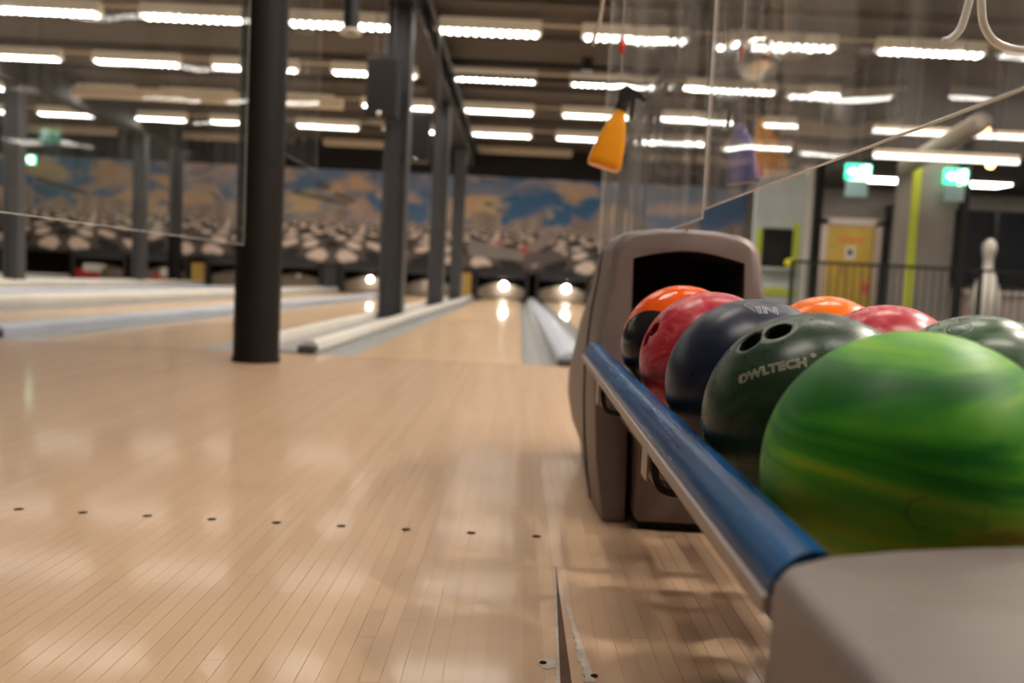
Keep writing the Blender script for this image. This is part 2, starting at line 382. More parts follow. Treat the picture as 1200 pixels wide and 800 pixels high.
for k in range(-1, 4):
    c = cx(k)-PITCH/2; h = .0 if k == 0 else .05
    root = thing('lane_division', 'pale raised lane division '+dn[k], 'division', (c, FL, -.09))
    ob('plate', B(c-.25, c+.25, FL, END, -.088, .012+h), M['gutter'] if k == 0 else M['white'], root)
    for s in (-1, 1):
        xx = c+s*.195; P = [(xx-.05, .01+h), (xx-.042, .06+h), (xx-.02, .078+h), (xx+.02, .078+h), (xx+.042, .06+h), (xx+.05, .01+h)]
        ob('rim', E(P, FL+.1, END), M['white'], root, True, 50)
        ob('end_cap', B(xx-.055, xx+.055, FL-.01, FL+.1, .001, .05+h, bev=.01), M['dgrey'], root)

# ---------------------------------------------------------------- pits
for k in range(-1, 4):
    for s in (0, 1):
        if k == -1: continue
        xa, xb = (cx(k)-1.40-.2, cx(k)-.335+.2) if s == 0 else (cx(k)+.335-.2, cx(k)+1.40+.2)
        root = thing('pin_pit', 'dark pin pit with round lamp, lane '+names[(k, s)].split(',')[0], 'pin pit', ((xa+xb)/2, END, 0))
        for xx in (xa-.03, xb-.03):
            ob('kickback', B(xx, xx+.06, END+.02, 25.28, -.08, .74), M['walld'], root)
        P = [(xa+.06+(xb-xa-.12)*t, .03+.0) for t in (0, 1)]+[(xb-.06-(xb-xa-.12)*i/10, .30+.16*math.sin(math.pi*i/10)) for i in range(11)]
        ob('cushion', E(P, END+.35, END+.45), M['pit'], root)
        c = (xa+xb)/2+(.08 if s == 0 else .10)
        ob('sweep_bar', B(xa+.08, xb-.08, END+.04, END+.12, .60, .74, bev=.02), M['dgrey'], root)
        bm = bmesh.new(); bmesh.ops.create_uvsphere(bm, u_segments=16, v_segments=8, radius=.10 if k == 0 else .07); bmesh.ops.scale(bm, verts=bm.verts, vec=(1, .35, 1))
        bmesh.ops.translate(bm, verts=bm.verts, vec=(c, END+.16, .385)); 
        if k < 2: ob('lamp', bm, M['lamp'], root, True)
        else: ob('lamp', bm, M['white'], root, True)
for i, (x0, x1, m, z, nm, lb) in enumerate(((-1.70, -1.32, 'ywood', .7, 'kickback_post', 'yellow wooden kickback post in line with the pillars'), (-9.2, -8.84, 'ywood', .62, 'kickback_post', 'yellow wooden kickback post left of the big round pillar'), (2.05, 2.25, 'ywood', .7, 'kickback_post', 'narrow yellow wooden post beside the hood at the far end'),
                       (-5.5, -5.1, 'dgrey', .7, 'kickback_post', 'dark kickback post between the lit pits left of the pillars'))):
    o = ob(nm, B(x0, x1, END+.01, END+.09, -.09, z, bev=.02), M[m]); tag(o, lb, 'post')
for x, z, m, lb in ((-12.1, .30, 'red', 'red sweep guard in the far left pit'), (-9.95, .26, 'red', 'red and white sweep guard left of the big pillar')):
    root = thing('sweep_guard', lb, 'guard', (x, END-.02, .0))
    ob('guard_panel', B(x-.35, x+.35, END-.05, END+.0, .05, z, bev=.02), M[m], root)
    ob('guard_plate', B(x-.1, x+.4, END-.09, END-.05, z-.08, z+.16, bev=.02), M['white'], root)

# ---------------------------------------------------------------- pillars
def hcol(x, y, lb, z0=.01, m='steel'):
    root = thing('steel_pillar', lb, 'pillar', (x, y, z0))
    bm = bmesh.new(); box(bm, x-.14, x-.115, y-.13, y+.13, z0, 3.615); box(bm, x+.115, x+.14, y-.13, y+.13, z0, 3.615); box(bm, x-.115, x+.115, y-.02, y+.02, z0, 3.615)
    ob('shaft', bm, M[m], root); ob('base_plate', B(x-.17, x+.17, y-.17, y+.17, z0, z0+.02), M[m], root)
    return root
root = thing('round_pillar', 'big round dark brown pillar standing nearest on the approach floor', 'pillar', (-1.455, 4.82, 0))
bm = bmesh.new(); bmesh.ops.create_cone(bm, cap_ends=True, segments=48, radius1=.126, radius2=.126, depth=4.199); bmesh.ops.translate(bm, verts=bm.verts, vec=(-1.455, 4.82, 2.0995))
ob('shaft', bm, M['darkp'], root, True, 40)
bm = bmesh.new(); bmesh.ops.create_cone(bm, cap_ends=True, segments=48, radius1=.133, radius2=.130, depth=.03); bmesh.ops.translate(bm, verts=bm.verts, vec=(-1.455, 4.82, .015)); ob('foot_ring', bm, M['darkp'], root, True, 40)
for y, lb in ((10.25, 'grey steel pillar behind the round one, carrying the larger speaker'), (15.7, 'grey steel pillar third in the row, carrying the smaller speaker'), (20.6, 'grey steel pillar farthest back in the row')):
    hcol(-1.5, y, lb, .012)
hcol(-9.2, 15.7, 'grey steel pillar at the left edge of the picture', .062)
hcol(-9.2, 20.9, 'grey steel pillar on the far left division, in front of the mural', .062)
hcol(-9.3, 23.3, 'dark brown pillar close to the mural at the left', .062, 'darkp')
hcol(-9.2, 10.3, 'grey steel pillar left of the picture on the far left division', .062)
# girders over the pillar rows
for gx_, lb in ((-1.5, 'dark steel girder running over the pillar row'), (-9.2, 'dark steel girder over the far left pillars')):
    root = thing('ceiling_girder', lb, 'girder', (gx_, 3, 3.62))
    bm = bmesh.new(); box(bm, gx_-.17, gx_+.17, 3, 24.2, 3.62, 3.66); box(bm, gx_-.17, gx_+.17, 3, 24.2, 4.15, 4.199); box(bm, gx_-.04, gx_+.04, 3, 24.2, 3.66, 4.15)
    ob('girder_profile', bm, M['beamm'], root)
    if gx_ > -2:
        for i in range(14):
            y = 5+i*1.4
            ob('stiffener', B(gx_+.04, gx_+.16, y, y+.02, 3.66, 4.15), M['steel'], root)
        for dx in (-.22, .24):
            ob('conduit', T([(gx_+dx, 3, 3.9), (gx_+dx, 24.1, 3.9)], .035, 8), M['steel' if dx > 0 else 'darkp'], root, True)
# cable hanging off the second pillar
o = ob('conduit_cable', T(smoothpts([(-1.27, 12, 4.1), (-1.25, 12, 3.6), (-1.22, 12.1, 3.1), (-1.25, 12.2, 2.6), (-1.28, 12.2, 2.45)]), .022, 8), M['steel'], None, True)
tag(o, 'grey hanging cable conduit between the second and third pillars', 'cable')
for (x, y, zc, wd, hh, lb) in ((-1.63, 9.93, 2.60, .35, .68, 'larger dark loudspeaker high on the second pillar'), (-1.88, 15.3, 2.93, .42, .82, 'smaller looking dark loudspeaker high on the third pillar')):
    root = thing('wall_speaker', lb, 'speaker', (x, y, zc-hh/2))
    ob('cabinet', B(x-wd/2, x+wd/2, y-.15, y+.13, zc-hh/2, zc+hh/2, bev=.015), M['blackp'], root)
    ob('grille', B(x-wd/2+.02, x+wd/2-.02, y-.16, y-.151, zc-hh/2+.02, zc+hh/2-.02), M['black'], root)
    for q in range(3):
        ob('bracket_rod', T([(x-.10+.1*q, y, zc+hh/2), (x-.10+.1*q, y+.02, 3.62)], .008, 6), M['steel'], root)
    bm = bmesh.new(); bmesh.ops.create_uvsphere(bm, u_segments=12, v_segments=8, radius=.028); bmesh.ops.translate(bm, verts=bm.verts, vec=(x-.02, y-.165, zc-hh/2+.05)); ob('badge', bm, M['chrome'], root, True)
# pendant spotlight
root = thing('pendant_spotlight', 'black cylinder spotlight hanging near the ceiling with a pale ring', 'spotlight', (-1.43, 7, 2.38))
ob('stem', T([(-1.43, 7, 2.72), (-1.43, 7, 4.2)], .035, 12), M['blackp'], root, True)
ob('can', T([(-1.43, 7, 2.44), (-1.43, 7, 2.75)], .062, 24), M['blackp'], root, True, 40)
bm = bmesh.new(); r_o = [Vector((-1.43+.075*math.cos(a), 7+.075*math.sin(a), 2.43)) for a in [i*math.pi/12 for i in range(25)]]; tube(bm, r_o, .016, 8)
ob('ring', bm, M['white'], root, True)

# ---------------------------------------------------------------- ceiling lights
FX0, FP, FLN = -1.33, 2.04, 1.48
def mesh_of(name, bm, m):
    bmesh.ops.recalc_face_normals(bm, faces=bm.faces); me = bpy.data.meshes.new(name); bm.to_mesh(me); bm.free(); me.materials.append(m); return me
def fixture_meshes(L, lit=True):
    a = mesh_of('housing', E([(-.06, 0), (-.10, -.165), (.10, -.165), (.06, 0)], 0, L, 'x'), M['glowhousing'] if lit else M['housing'])
    b = mesh_of('diffuser', E([(-.085, -.166), (-.075, -.192), (.075, -.192), (.085, -.166)], .03, L-.03, 'x'), M['led'] if lit else M['housing'])
    bm = bmesh.new(); n = 12
    for i in range(n):
        x = .09+(L-.18)*i/(n-1); box(bm, x-.017, x+.017, -.086, .086, -.197, -.172)
    return a, b, mesh_of('led_points', bm, M['leddot'])
FM = fixture_meshes(FLN); FU = fixture_meshes(2.6, False)
rod = mesh_of('rod', T([(0, 0, 0), (0, 0, .089)], .008, 6), M['beamm'])
rail = mesh_of('link_bar', B(FLN, FP, -.015, .015, -.06, -.03), M['housing'])
HZ = 4.11
BL = bpy.data.lights.new('lamp_light', 'AREA'); BL.shape = 'RECTANGLE'; BL.size = 1.38; BL.size_y = .15; BL.energy = BATTEN_W; BL.color = (1, .90, .79); BL.spread = R(136)
ORD = ['first', 'second', 'third', 'fourth', 'fifth', 'sixth', 'seventh', 'eighth', 'ninth', 'tenth', 'eleventh']
for j in range(-4, 5):
    y = 12.2+2.8*j
    for i in range(-7, 6):
        x = FX0+FP*i
        if x < -15.5 or x > 9: continue
        if j < -1 and x < -3: continue
        side = ORD[i]+' right of the girder' if i >= 0 else ORD[-i-1]+' left of the girder'
        if j == 4:
            if i % 2: continue
            root = thing('ceiling_batten', 'unlit beige batten in the last row by the mural, starting '+side, 'ceiling light', (x, y, HZ), 'unlit battens in the last row')
            for nm, me in (('housing', FU[0]), ('diffuser', FU[1])): link(bpy.data.objects.new(nm, me), root)
        else:
            where = ORD[-j-1]+' row nearer than the picture shows' if j < 0 else ['nearest visible row', 'second visible row', 'third visible row', 'fourth visible row'][j]
            root = thing('ceiling_batten', 'lit white ceiling batten, '+where+', '+side, 'ceiling light', (x, y, HZ), 'LED battens, '+where)
            for nm, me in (('housing', FM[0]), ('diffuser', FM[1]), ('link_bar', rail)): link(bpy.data.objects.new(nm, me), root)
            o = link(bpy.data.objects.new('led_points', FM[2]), root); o['kind'] = 'stuff'
            lo = link(bpy.data.objects.new('lamp_light', BL), root); lo.location = (FLN/2, 0, -.20)
        for rx in (.2, 1.28): o = link(bpy.data.objects.new('rod', rod), root); o.location = (rx, 0, 0)
# beige cable tray in place of lights, third row left
root = thing('cable_tray', 'long beige cable tray hanging under the ceiling left of the round pillar', 'cable tray', (-6.2, 17.1, 3.7))
ob('tray', B(-8.9, -3.6, 17.05, 17.2, 3.72, 3.92), M['housing'], root)
for i in range(4): ob('tray_rod', T([(-8.7+i*1.65, 17.12, 3.92), (-8.7+i*1.65, 17.12, 4.2)], .01, 6), M['steel'], root)
for y, z in ((14.4, 4.08), (14.5, 3.86)):
    o = ob('ceiling_pipe', T([(-1.3, y, z), (2.0, y, z)] if z < 4 else [(-1.3, y, z), (8, y, z)], .035, 10), M['darkp'], None, True)
    tag(o, 'dark pipe under the ceiling, '+('long and higher' if z > 4 else 'short and lower'), 'pipe')
for i, x in enumerate((.95, 2.9)):
    tag(ob('pipe_bracket', B(x-.08, x+.08, 14.3, 14.5, 4.0, 4.2), M['blackp']), 'small black ceiling bracket on the dark pipe, '+('nearer the middle' if i == 0 else 'farther right'), 'bracket')
for i in range(10):
    y = 8.0+i*1.7
    struct('trim_%d' % (3+i), B(-16, 12, y, y+.12, 4.10, 4.2), M['ceil'])

# ================================================================ PLEXIGLASS
def pane(x, y0, y1, z0, z1, lb, dx=0, m='plexi'):
    root = thing('plexiglass_sheet', lb, 'plexiglass', (x, y0, z0))
    def P(y, s): return x+dx*(y-y0)/(y1-y0)+s*.002
    bm = bmesh.new(); q = []
    for (y, z) in ((y0, z0), (y1, z0), (y1, z1), (y0, z1)): q.append((P(y, -1), P(y, 1), y, z))
    A = [bm.verts.new((a, y, z)) for a, b, y, z in q]; D = [bm.verts.new((b, y, z)) for a, b, y, z in q]
    bm.faces.new(A); bm.faces.new(D[::-1])
    for i in range(4): bm.faces.new((A[i], D[i], D[(i+1) % 4], A[(i+1) % 4]))
    ob('sheet', bm, M[m], root)
    bm = bmesh.new(); tube(bm, [(P(y0, 0), y0, z0-.001), (P(y1, 0), y1, z0-.001)], .0016 if m == 'plexi' else .0009, 6); ob('bottom_edge', bm, M['pedge'], root)
    for y in (y0, y1): ob('side_edge', T([(P(y, 0), y, z0), (P(y, 0), y, z1)], .0013 if m == 'plexi' else .0007, 6), M['pedge'], root)
    for y in (y0+.15, y1-.15):
        ob('hanging_cord', T([(P(y, 0), y, z1), (P(y, 0), y, 4.2)], .003, 6), M['cord'], root)
pane(.40, .35, 1.86, .690, 2.5, 'dusty clear sheet hanging over the near bowling balls', dx=-.01)
pane(.39, 1.88, 4.25, .672, 2.5, 'clear hanging sheet above and behind the taupe hood', dx=-.005)
pane(-1.03, .9, 3.22, .605, 2.5, 'clear hanging sheet at the left, in front of the round pillar', m='plexi_thin')
pane(-1.62, 5.3, 6.8, 1.3, 3.4, 'narrow clear hanging sheet just right of the round pillar', m='plexi_thin')
pane(-4.81, .9, 3.5, .62, 2.5, 'clear hanging sheet beyond the left edge', m='plexi_thin')

# ================================================================ BALL RETURN
ZT = .645
def hood():
    root = thing('ball_return_hood', 'taupe plastic ball lift hood with dark arched mouth', 'ball return', (.378, 1.85, 0))
    c = .378
    def outline(w_top, w_mid, w_bot, zt, r=.055):
        """right half outline from bottom to top centre, mirrored"""
        P = [(w_bot, .004), (w_bot+.35*(w_mid-w_bot), .06), (w_bot+.75*(w_mid-w_bot), .14), (w_mid, .25), (w_mid, .33), (w_mid-.3*(w_mid-w_top), .45), (w_mid-.75*(w_mid-w_top), zt-.10)]
        for i in range(7):
            a = i/6*math.pi/2; P.append((w_top-r+r*math.cos(a)+.006*(1-i/6), zt-r+r*math.sin(a)))
        P.append((w_top*.4, zt+.006)); P.append((0, zt+.008))
        q = zt/ZT; P = [(x, z*q if i < 7 else z) for i, (x, z) in enumerate(P)]
        full = P+[(-x, z) for x, z in P[-2::-1]]
        return full
    # (y, lean, half widths) stations
    st = [(1.855, .150, .196, .168, ZT-.010, .055), (1.870, .163, .198, .172, ZT, .058), (1.95, .168, .202, .178, ZT+.002, .06), (2.05, .170, .206, .180, ZT+.002, .06), (2.25, .170, .210, .175, ZT-.01, .07), (2.45, .162, .210, .158, ZT-.06, .08), (2.60, .150, .212, .145, ZT-.16, .09), (2.66, .13, .195, .125, ZT-.22, .09)]
    bm = bmesh.new(); rings = []
    for y, a, b, d, zt, r in st:
        rings.append([bm.verts.new((c+x, y+(.11*(z/ZT)**1.3 if y < 2.2 else .05*(z/ZT)), z)) for x, z in outline(a, b, d, zt, r)])
    n = len(rings[0])
    for A, D in zip(rings, rings[1:]):
        for i in range(n): bm.faces.new((A[i], A[(i+1) % n], D[(i+1) % n], D[i]))
    bm.faces.new(rings[0][::-1]); bm.faces.new(rings[-1])
    o = ob('shell', bm, [M['shell'], M['black']], root)
    # cut the mouth and the lower opening
    cut = bmesh.new(); P = [(c-.122, -.05), (c-.122, .575)]+[(c-.122+.250*t, .580+.022*math.sin(math.pi*t)) for t in [i/10 for i in range(11)]]+[(c+.128, -.05)]
    extr(cut, P, 1.70, 2.42); co_ = ob('cutter', cut, M['black'], None)
    me = applied(o, [('BOOLEAN', dict(object=co_, operation='DIFFERENCE', solver='EXACT')), ('BEVEL', dict(width=.008, segments=3, limit_method='ANGLE', angle_limit=R(45)))])
    bpy.data.objects.remove(co_)
    me.polygons.foreach_set('use_smooth', [True]*len(me.polygons)); me.set_sharp_from_angle(angle=R(35))
    # inner black lining
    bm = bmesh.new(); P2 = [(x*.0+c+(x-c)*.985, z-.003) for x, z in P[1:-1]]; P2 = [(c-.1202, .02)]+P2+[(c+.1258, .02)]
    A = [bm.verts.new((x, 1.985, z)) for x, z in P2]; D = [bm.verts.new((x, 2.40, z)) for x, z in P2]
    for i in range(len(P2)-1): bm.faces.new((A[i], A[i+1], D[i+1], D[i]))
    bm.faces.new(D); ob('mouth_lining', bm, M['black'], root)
    # side seam strips and top split line
    for s in (-1, 1):
        pts = []
        for (a, b, d, zt) in ((.170, .206, .180, ZT+.002),):
            for x, z in outline(a, b, d, zt, .06)[:9]: pts.append((c+s*(x+.0015), 2.045+.11*(z/ZT)**1.3, z))
        ob('side_seam', T(pts, .0022, 6), M['black'], root)
    ob('top_seam', T([(c-.004, 1.955, ZT+.004), (c-.004, 2.15, ZT+.008)], .0015, 6), M['dgrey'], root)
    # lower body between the posts
    ob('pedestal', B(c-.108, c+.108, 1.80, 2.30, .018, .345, bev=.014, seg=3), M['shell2'], root, True, 50)
    ob('plinth', B(c-.098, c+.098, 1.82, 2.28, .001, .02), M['black'], root)
hood()

def rack():
    root = thing('ball_rack', 'long open ball rack with blue bumper rails and black brackets', 'ball rack', (.41, 1.2, .25))
    dz = lambda y: .03*(y-.48)/.95                     # rises towards the hood
    def prof(pts, y0, y1, s):
        bm = bmesh.new(); A = [bm.verts.new((.4+s*(x-.4), y0, z-.008)) for x, z in pts]; D = [bm.verts.new((.4+s*(x-.4), y1, z+.010)) for x, z in pts]; n = len(pts)
        for i in range(n): bm.faces.new((A[i], A[(i+1) % n], D[(i+1) % n], D[i]))
        bm.faces.new(A[::-1]); bm.faces.new(D); return bm
    blue = mat('blue_bumper', (.02, .1, .25), .25, spec=.16); g = G(blue)
    v = g.mapv(g.pos(), (60, 2.2, 60)); f = g.noise(v, 1, 4, .6, .6)
    f2 = g.noise(g.mapv(g.pos(), (9, 3, 9)), 1, 2)
    g.put(g.b.inputs['Base Color'], g.mix(g.ramp(f2, [(.5, (0, 0, 0)), (.72, (.55, .55, .55))]), g.ramp(f, [(.3, (.006, .050, .16)), (.55, (.008, .095, .27)), (.72, (.014, .15, .36)), (.85, (.06, .20, .38))]), (.008, .045, .13)))
    g.put(g.b.inputs['Roughness'], g.ramp(f, [(.3, (.16,)*3), (.8, (.34,)*3)])); g.bump(f, .25, .002)
    for s in (1, -1):
        top = [(.1515, .3505), (.1525, .3565), (.1560, .3635), (.1620, .3705), (.1690, .3755), (.1770, .3780), (.1840, .3770), (.1880, .3720), (.1885, .360), (.17, .350)]
        ob('bumper_rail', prof(top, .485, 1.93, s), blue, root, True, 45)
        ob('rail_strip', prof([(.1495, .3400), (.1490, .3495), (.1525, .3510), (.170, .3495), (.1850, .3580), (.1850, .3520), (.160, .3400)], .485, 1.925, s), M['ivory'], root)
        ob('rail_core', prof([(.152, .3345), (.152, .3405), (.165, .3405), (.165, .3345)], .50, 1.92, s), M['brass'], root)
        for y in (.97, 1.56):      # U shaped straps that carry the rail
            def S(x): return .4+s*(x-.4)
            P = smoothpts([(S(.164), y, .342), (S(.162), y, .318), (S(.165), y, .300), (S(.175), y, .290), (S(.20), y, .287), (S(.238), y, .286), (S(.243), y, .268)], 5)
            bm = bmesh.new(); prev = None
            for p in P:
                i = P.index(p); d = (P[min(i+1, len(P)-1)]-P[max(i-1, 0)]).normalized(); nrm = Vector((d.z, 0, -d.x))*.004
                ring = [bm.verts.new(p+nrm+Vector((0, -.021, 0))), bm.verts.new(p-nrm+Vector((0, -.021, 0))), bm.verts.new(p-nrm+Vector((0, .021, 0))), bm.verts.new(p+nrm+Vector((0, .021, 0)))]
                if prev:
                    for q in range(4): bm.faces.new((prev[q], prev[(q+1) % 4], ring[(q+1) % 4], ring[q]))
                else: bm.faces.new(ring)
                prev = ring
            bm.faces.new(prev); ob('strap', bm, M['rackm'], root)
            ob('strap_facing', B(min(S(.1525), S(.1548)), max(S(.1525), S(.1548)), y-.020, y+.020, .300, .340), M['brass'], root)
    # ball tracks: two pairs of thin rods plus longerons, light falls through between them
    for x in (.245, .351, .467, .573):
        ob('track_rod', T([(x, .50, .2765), (x, 2.1, .3270)], .0065, 8), M['rackm'], root, True)
    for x in (.235, .585):
        ob('longeron', B(x-.012, x+.012, .52, 1.95, .245, .268), M['rackm'], root)
    ob('spine', B(.395, .423, .47, 2.0, .20, .275), M['rackm'], root)
    for y in (.62, .86, 1.1, 1.34, 1.58, 1.8):
        ob('crossbar', B(.235, .585, y-.012, y+.012, .232, .246), M['rackm'], root)
rack()

def near_housing():
    root = thing('end_housing', 'taupe plastic end housing of the ball rack, closest to the viewer', 'ball return', (.41, .3, .0))
    P = [(.140, .10), (.140, .440), (.150, .457), (.175, .475), (.225, .495), (.28, .510), (.34, .521), (.41, .526)]; P += [(.82-x, y) for x, y in P[-2::-1]]
    bm = bmesh.new(); extr(bm, P, .22, .372, 'z'); o = ob('cover', bm, M['shell'], root)
    me = applied(o, [('BEVEL', dict(width=.011, segments=4, limit_method='ANGLE', angle_limit=R(50)))]); me.polygons.foreach_set('use_smooth', [True]*len(me.polygons)); me.set_sharp_from_angle(angle=R(60))
    P2 = [(.41+(x-.41)*.985, .3+(y-.3)*.97) for x, y in P]
    ob('skirt', E(P2, .02, .221, 'z'), M['shell2'], root); P3 = [(.41+(x-.41)*.9, .3+(y-.3)*.9) for x, y in P]; ob('plinth', E(P3, .001, .021, 'z'), M['black'], root)
near_housing()

# ---------------------------------------------------------------- bowling balls
RB = .108
def ballmat(name, stops, scale=9, dist=1.5, stretch=(1, 1, 1), rot=(0, 0, 0), rough=.36, scratch=.5, coat=.0, dark=(.02, .02, .02)):
    m = mat(name, stops[0][1], rough, coat=coat, spec=.28); g = G(m); o = g.obj()
    f = g.noise(g.mapv(o, stretch, rot), scale, 4, .55, dist); col = g.ramp(f, stops)
    # scuffs: small chips and fine scratches
    ch = g.n('ShaderNodeTexVoronoi'); g.put(ch.inputs['Vector'], g.mapv(o, (1, 1, .55), (.4, .3, 0))); ch.inputs['Scale'].default_value = 60
    chip = g.math('MULTIPLY', g.math('LESS_THAN', ch.outputs['Distance'], .13), g.math('GREATER_THAN', g.noise(o, 22, 2), .57))
    s1 = g.noise(g.mapv(o, (6, 160, 6), (.5, .2, .9)), 1, 3, .6); scr = g.math('GREATER_THAN', s1, .70)
    k = g.math('MULTIPLY', g.math('MAXIMUM', chip, g.math('MULTIPLY', scr, .35)), scratch)
    g.put(g.b.inputs['Base Color'], g.mix(k, col, dark))
    g.put(g.b.inputs['Roughness'], g.math('ADD', rough-.14, g.math('MULTIPLY', g.noise(o, 16, 4, .7), .2)))
    g.bump(g.math('ADD', g.math('MULTIPLY', k, -1), g.math('MULTIPLY', g.noise(o, 300, 2), .08)), .35, .0015)
    return m
BM = {
 'green': ballmat('green_swirl', [(.36, (.010, .15, .012)), (.44, (.05, .30, .015)), (.51, (.16, .46, .025)), (.57, (.34, .47, .022)), (.64, (.30, .24, .015))], 7.5, .9, (.42, .42, 2.3), (.12, .10, 0), .50, .75, 0),
 'dgreen': ballmat('dark_green_swirl', [(.25, (.010, .028, .014)), (.5, (.022, .050, .026)), (.75, (.055, .085, .055))], 11, 2.5, rough=.33, scratch=.5),
 'navy': ballmat('navy_swirl', [(.25, (.012, .018, .034)), (.5, (.020, .028, .055)), (.72, (.042, .050, .090))], 10, 2.0, rough=.35, scratch=.6),
 'red': ballmat('red_swirl', [(.25, (.30, .012, .025)), (.5, (.52, .040, .060)), (.75, (.62, .13, .15))], 11, 3.2, (1, 1, 1.6), rough=.3, scratch=.4),
 'orange': ballmat('orange_gloss', [(.2, (.80, .085, .006)), (.8, (.88, .13, .010))], 4, .5, rough=.2, scratch=.1),
 'orange2': ballmat('orange_amber', [(.2, (.85, .16, .008)), (.8, (.92, .22, .012))], 4, .5, rough=.25, scratch=.1),
 'lgreen': ballmat('grey_green_swirl', [(.25, (.018, .045, .022)), (.45, (.055, .11, .06)), (.6, (.10, .16, .095)), (.75, (.028, .06, .03))], 8, 3.5, (1, 2.2, 1), (0, 0, .5), rough=.3, scratch=.9),
 'violet': ballmat('violet_grey', [(.25, (.045, .045, .085)), (.75, (.085, .08, .14))], 8, 2, rough=.35, scratch=.5),
}
# two-tone coating of the orange and black ball
m = BM['orange']; g = G(m); o_ = g.obj(); dpn = g.n('ShaderNodeVectorMath', operation='DOT_PRODUCT'); g.put(dpn.inputs[0], o_)
p1, p2, p3 = [Vector(v)*RB for v in ((-.948, -.06, .312), (-.752, -.372, .543), (-.521, -.635, .570))]
nn = (p2-p1).cross(p3-p1).normalized(); dpl = nn.dot(p1)
if nn.z < 0: nn = -nn; dpl = -dpl
dpn.inputs[1].default_value = nn; old = g.b.inputs['Base Color'].links[0].from_socket
g.put(g.b.inputs['Base Color'], g.mix(g.math('GREATER_THAN', dpn.outputs['Value'], dpl), (.022, .021, .020), old))
holemat = {k: mat('ball_hole_'+k, c, .6) for k, c in (('green', (.01, .03, .01)), ('dgreen', (.012, .02, .014)), ('red', (.30, .008, .015)), ('navy', (.008, .01, .016)), ('orange', (.05, .01, .005)), ('lgreen', (.02, .04, .025)), ('violet', (.01, .01, .02)), ('orange2', (.3, .05, .005)))}
def ball(c, key, lb, grp, holes=()):
    root = thing('bowling_ball', lb, 'bowling ball', c, grp)
    bm = bmesh.new(); bmesh.ops.create_icosphere(bm, subdivisions=6 if holes else 5, radius=RB)
    me = bpy.data.meshes.new('ball_body'); bm.to_mesh(me); bm.free(); me.materials.append(BM[key]); me.materials.append(holemat[key])
    o = link(bpy.data.objects.new('ball_body', me), root)
    if holes:
        for h, r in holes:
            bm = bmesh.new(); d = Vector(h).normalized(); tube(bm, [d*(RB-.05), d*(RB+.02)], r, 28)
            bmesh.ops.recalc_face_normals(bm, faces=bm.faces)
            cm = bpy.data.meshes.new('cut'); bm.to_mesh(cm); bm.free(); cm.materials.append(BM[key]); cm.materials.append(holemat[key])
            for p in cm.polygons: p.material_index = 1
            cu = link(bpy.data.objects.new('cut', cm)); cu.location = c; bpy.context.view_layer.update()
            me = applied(o, [('BOOLEAN', dict(object=cu, operation='DIFFERENCE', solver='EXACT'))]); bpy.data.objects.remove(cu)
        # soften the rim of each hole
        for v in me.vertices:
            pv = Vector(v.co)
            for h, r in holes:
                d = Vector(h).normalized(); a = pv.dot(d); e = (pv-d*a).length
                if a > 0 and pv.length > RB-.004 and e < r+.003: v.co = pv*(1-.012*(1-max(0, e-r)/.003))
    me.polygons.foreach_set('use_smooth', [True]*len(me.polygons)); me.set_sharp_from_angle(angle=R(40))
    return root
def sphere_text(root, txt, mid, right, up_hint, width, m, r=RB, bev=.00022, name='lettering', hollow=True, size=None):
    cu = bpy.data.curves.new('t', 'FONT'); cu.body = txt; cu.align_x = 'CENTER'; cu.align_y = 'CENTER'; cu.resolution_u = 6; cu.space_character = 1.08
    if hollow: cu.fill_mode = 'NONE'; cu.bevel_depth = .028; cu.bevel_resolution = 1; cu.offset = .015
    o = bpy.data.objects.new('t', cu); C.objects.link(o); dg = bpy.context.evaluated_depsgraph_get(); me = bpy.data.meshes.new_from_object(o.evaluated_get(dg)); bpy.data.objects.remove(o)
    xs = [v.co.x for v in me.vertices]; s = width/(max(xs)-min(xs)); n = Vector(mid).normalized(); u = Vector(right); u = (u-n*u.dot(n)).normalized(); v_ = n.cross(u)
    if v_.dot(Vector(up_hint)) < 0: v_ = -v_
    for v in me.vertices:
        a, b, h = v.co.x*s/r, v.co.y*s/r, v.co.z*s
        d = (n*math.cos(a)+u*math.sin(a)); d = d*math.cos(b)+v_*math.sin(b); v.co = d*(r+.00005+h*.5)
    me.materials.clear(); me.materials.append(m); me.name = name
    return link(bpy.data.objects.new(name, me), root)
def sphere_line(root, pts, rad, m, name='engraved_line', r=RB):
    P = [Vector(p).normalized() for p in pts]; Q = []
    for a, b in zip(P, P[1:]):
        for i in range(8): Q.append(a.lerp(b, i/8).normalized()*r)
    Q.append(P[-1]*r); bm = bmesh.new(); tube(bm, Q, rad, 6); me = bpy.data.meshes.new(name); bm.to_mesh(me); bm.free(); me.materials.append(m)
    return link(bpy.data.objects.new(name, me), root)
inkg = mat('worn_silver_lettering', (.55, .49, .40), .5); inkp = mat('worn_pale_lettering', (.42, .41, .43), .5); inkd = mat('dark_worn_lettering', (.10, .07, .03), .6); inkr = mat('rust_lettering', (.30, .07, .02), .6)
XR1, XR2 = .298, .520
GL, GR = 'bowling balls in the left row of the rack', 'bowling balls in the right row of the rack'
b = ball((XR1, .634, .385), 'green', 'big green and yellow swirled bowling ball nearest the viewer', GL, [((.36, -.90, .06), .0125)])
g_ = b
sphere_line(g_, [Vector((-.36, -.93, -.02))+Vector((.10*math.cos(t), -.02, .09*math.sin(t))) for t in [1.2+i*.4 for i in range(11)]], .0005, inkd, 'worn_emblem')
sphere_line(g_, [(-.02, -1, .06), (-.03, -1, -.10)], .0004, inkr, 'worn_mark')
b = ball((XR1, .851, .391), 'dgreen', 'dark green bowling ball with two finger holes and silver outlined lettering', GL, [((-.671, -.163, .723), .0135), ((-.463, -.284, .839), .0135)])
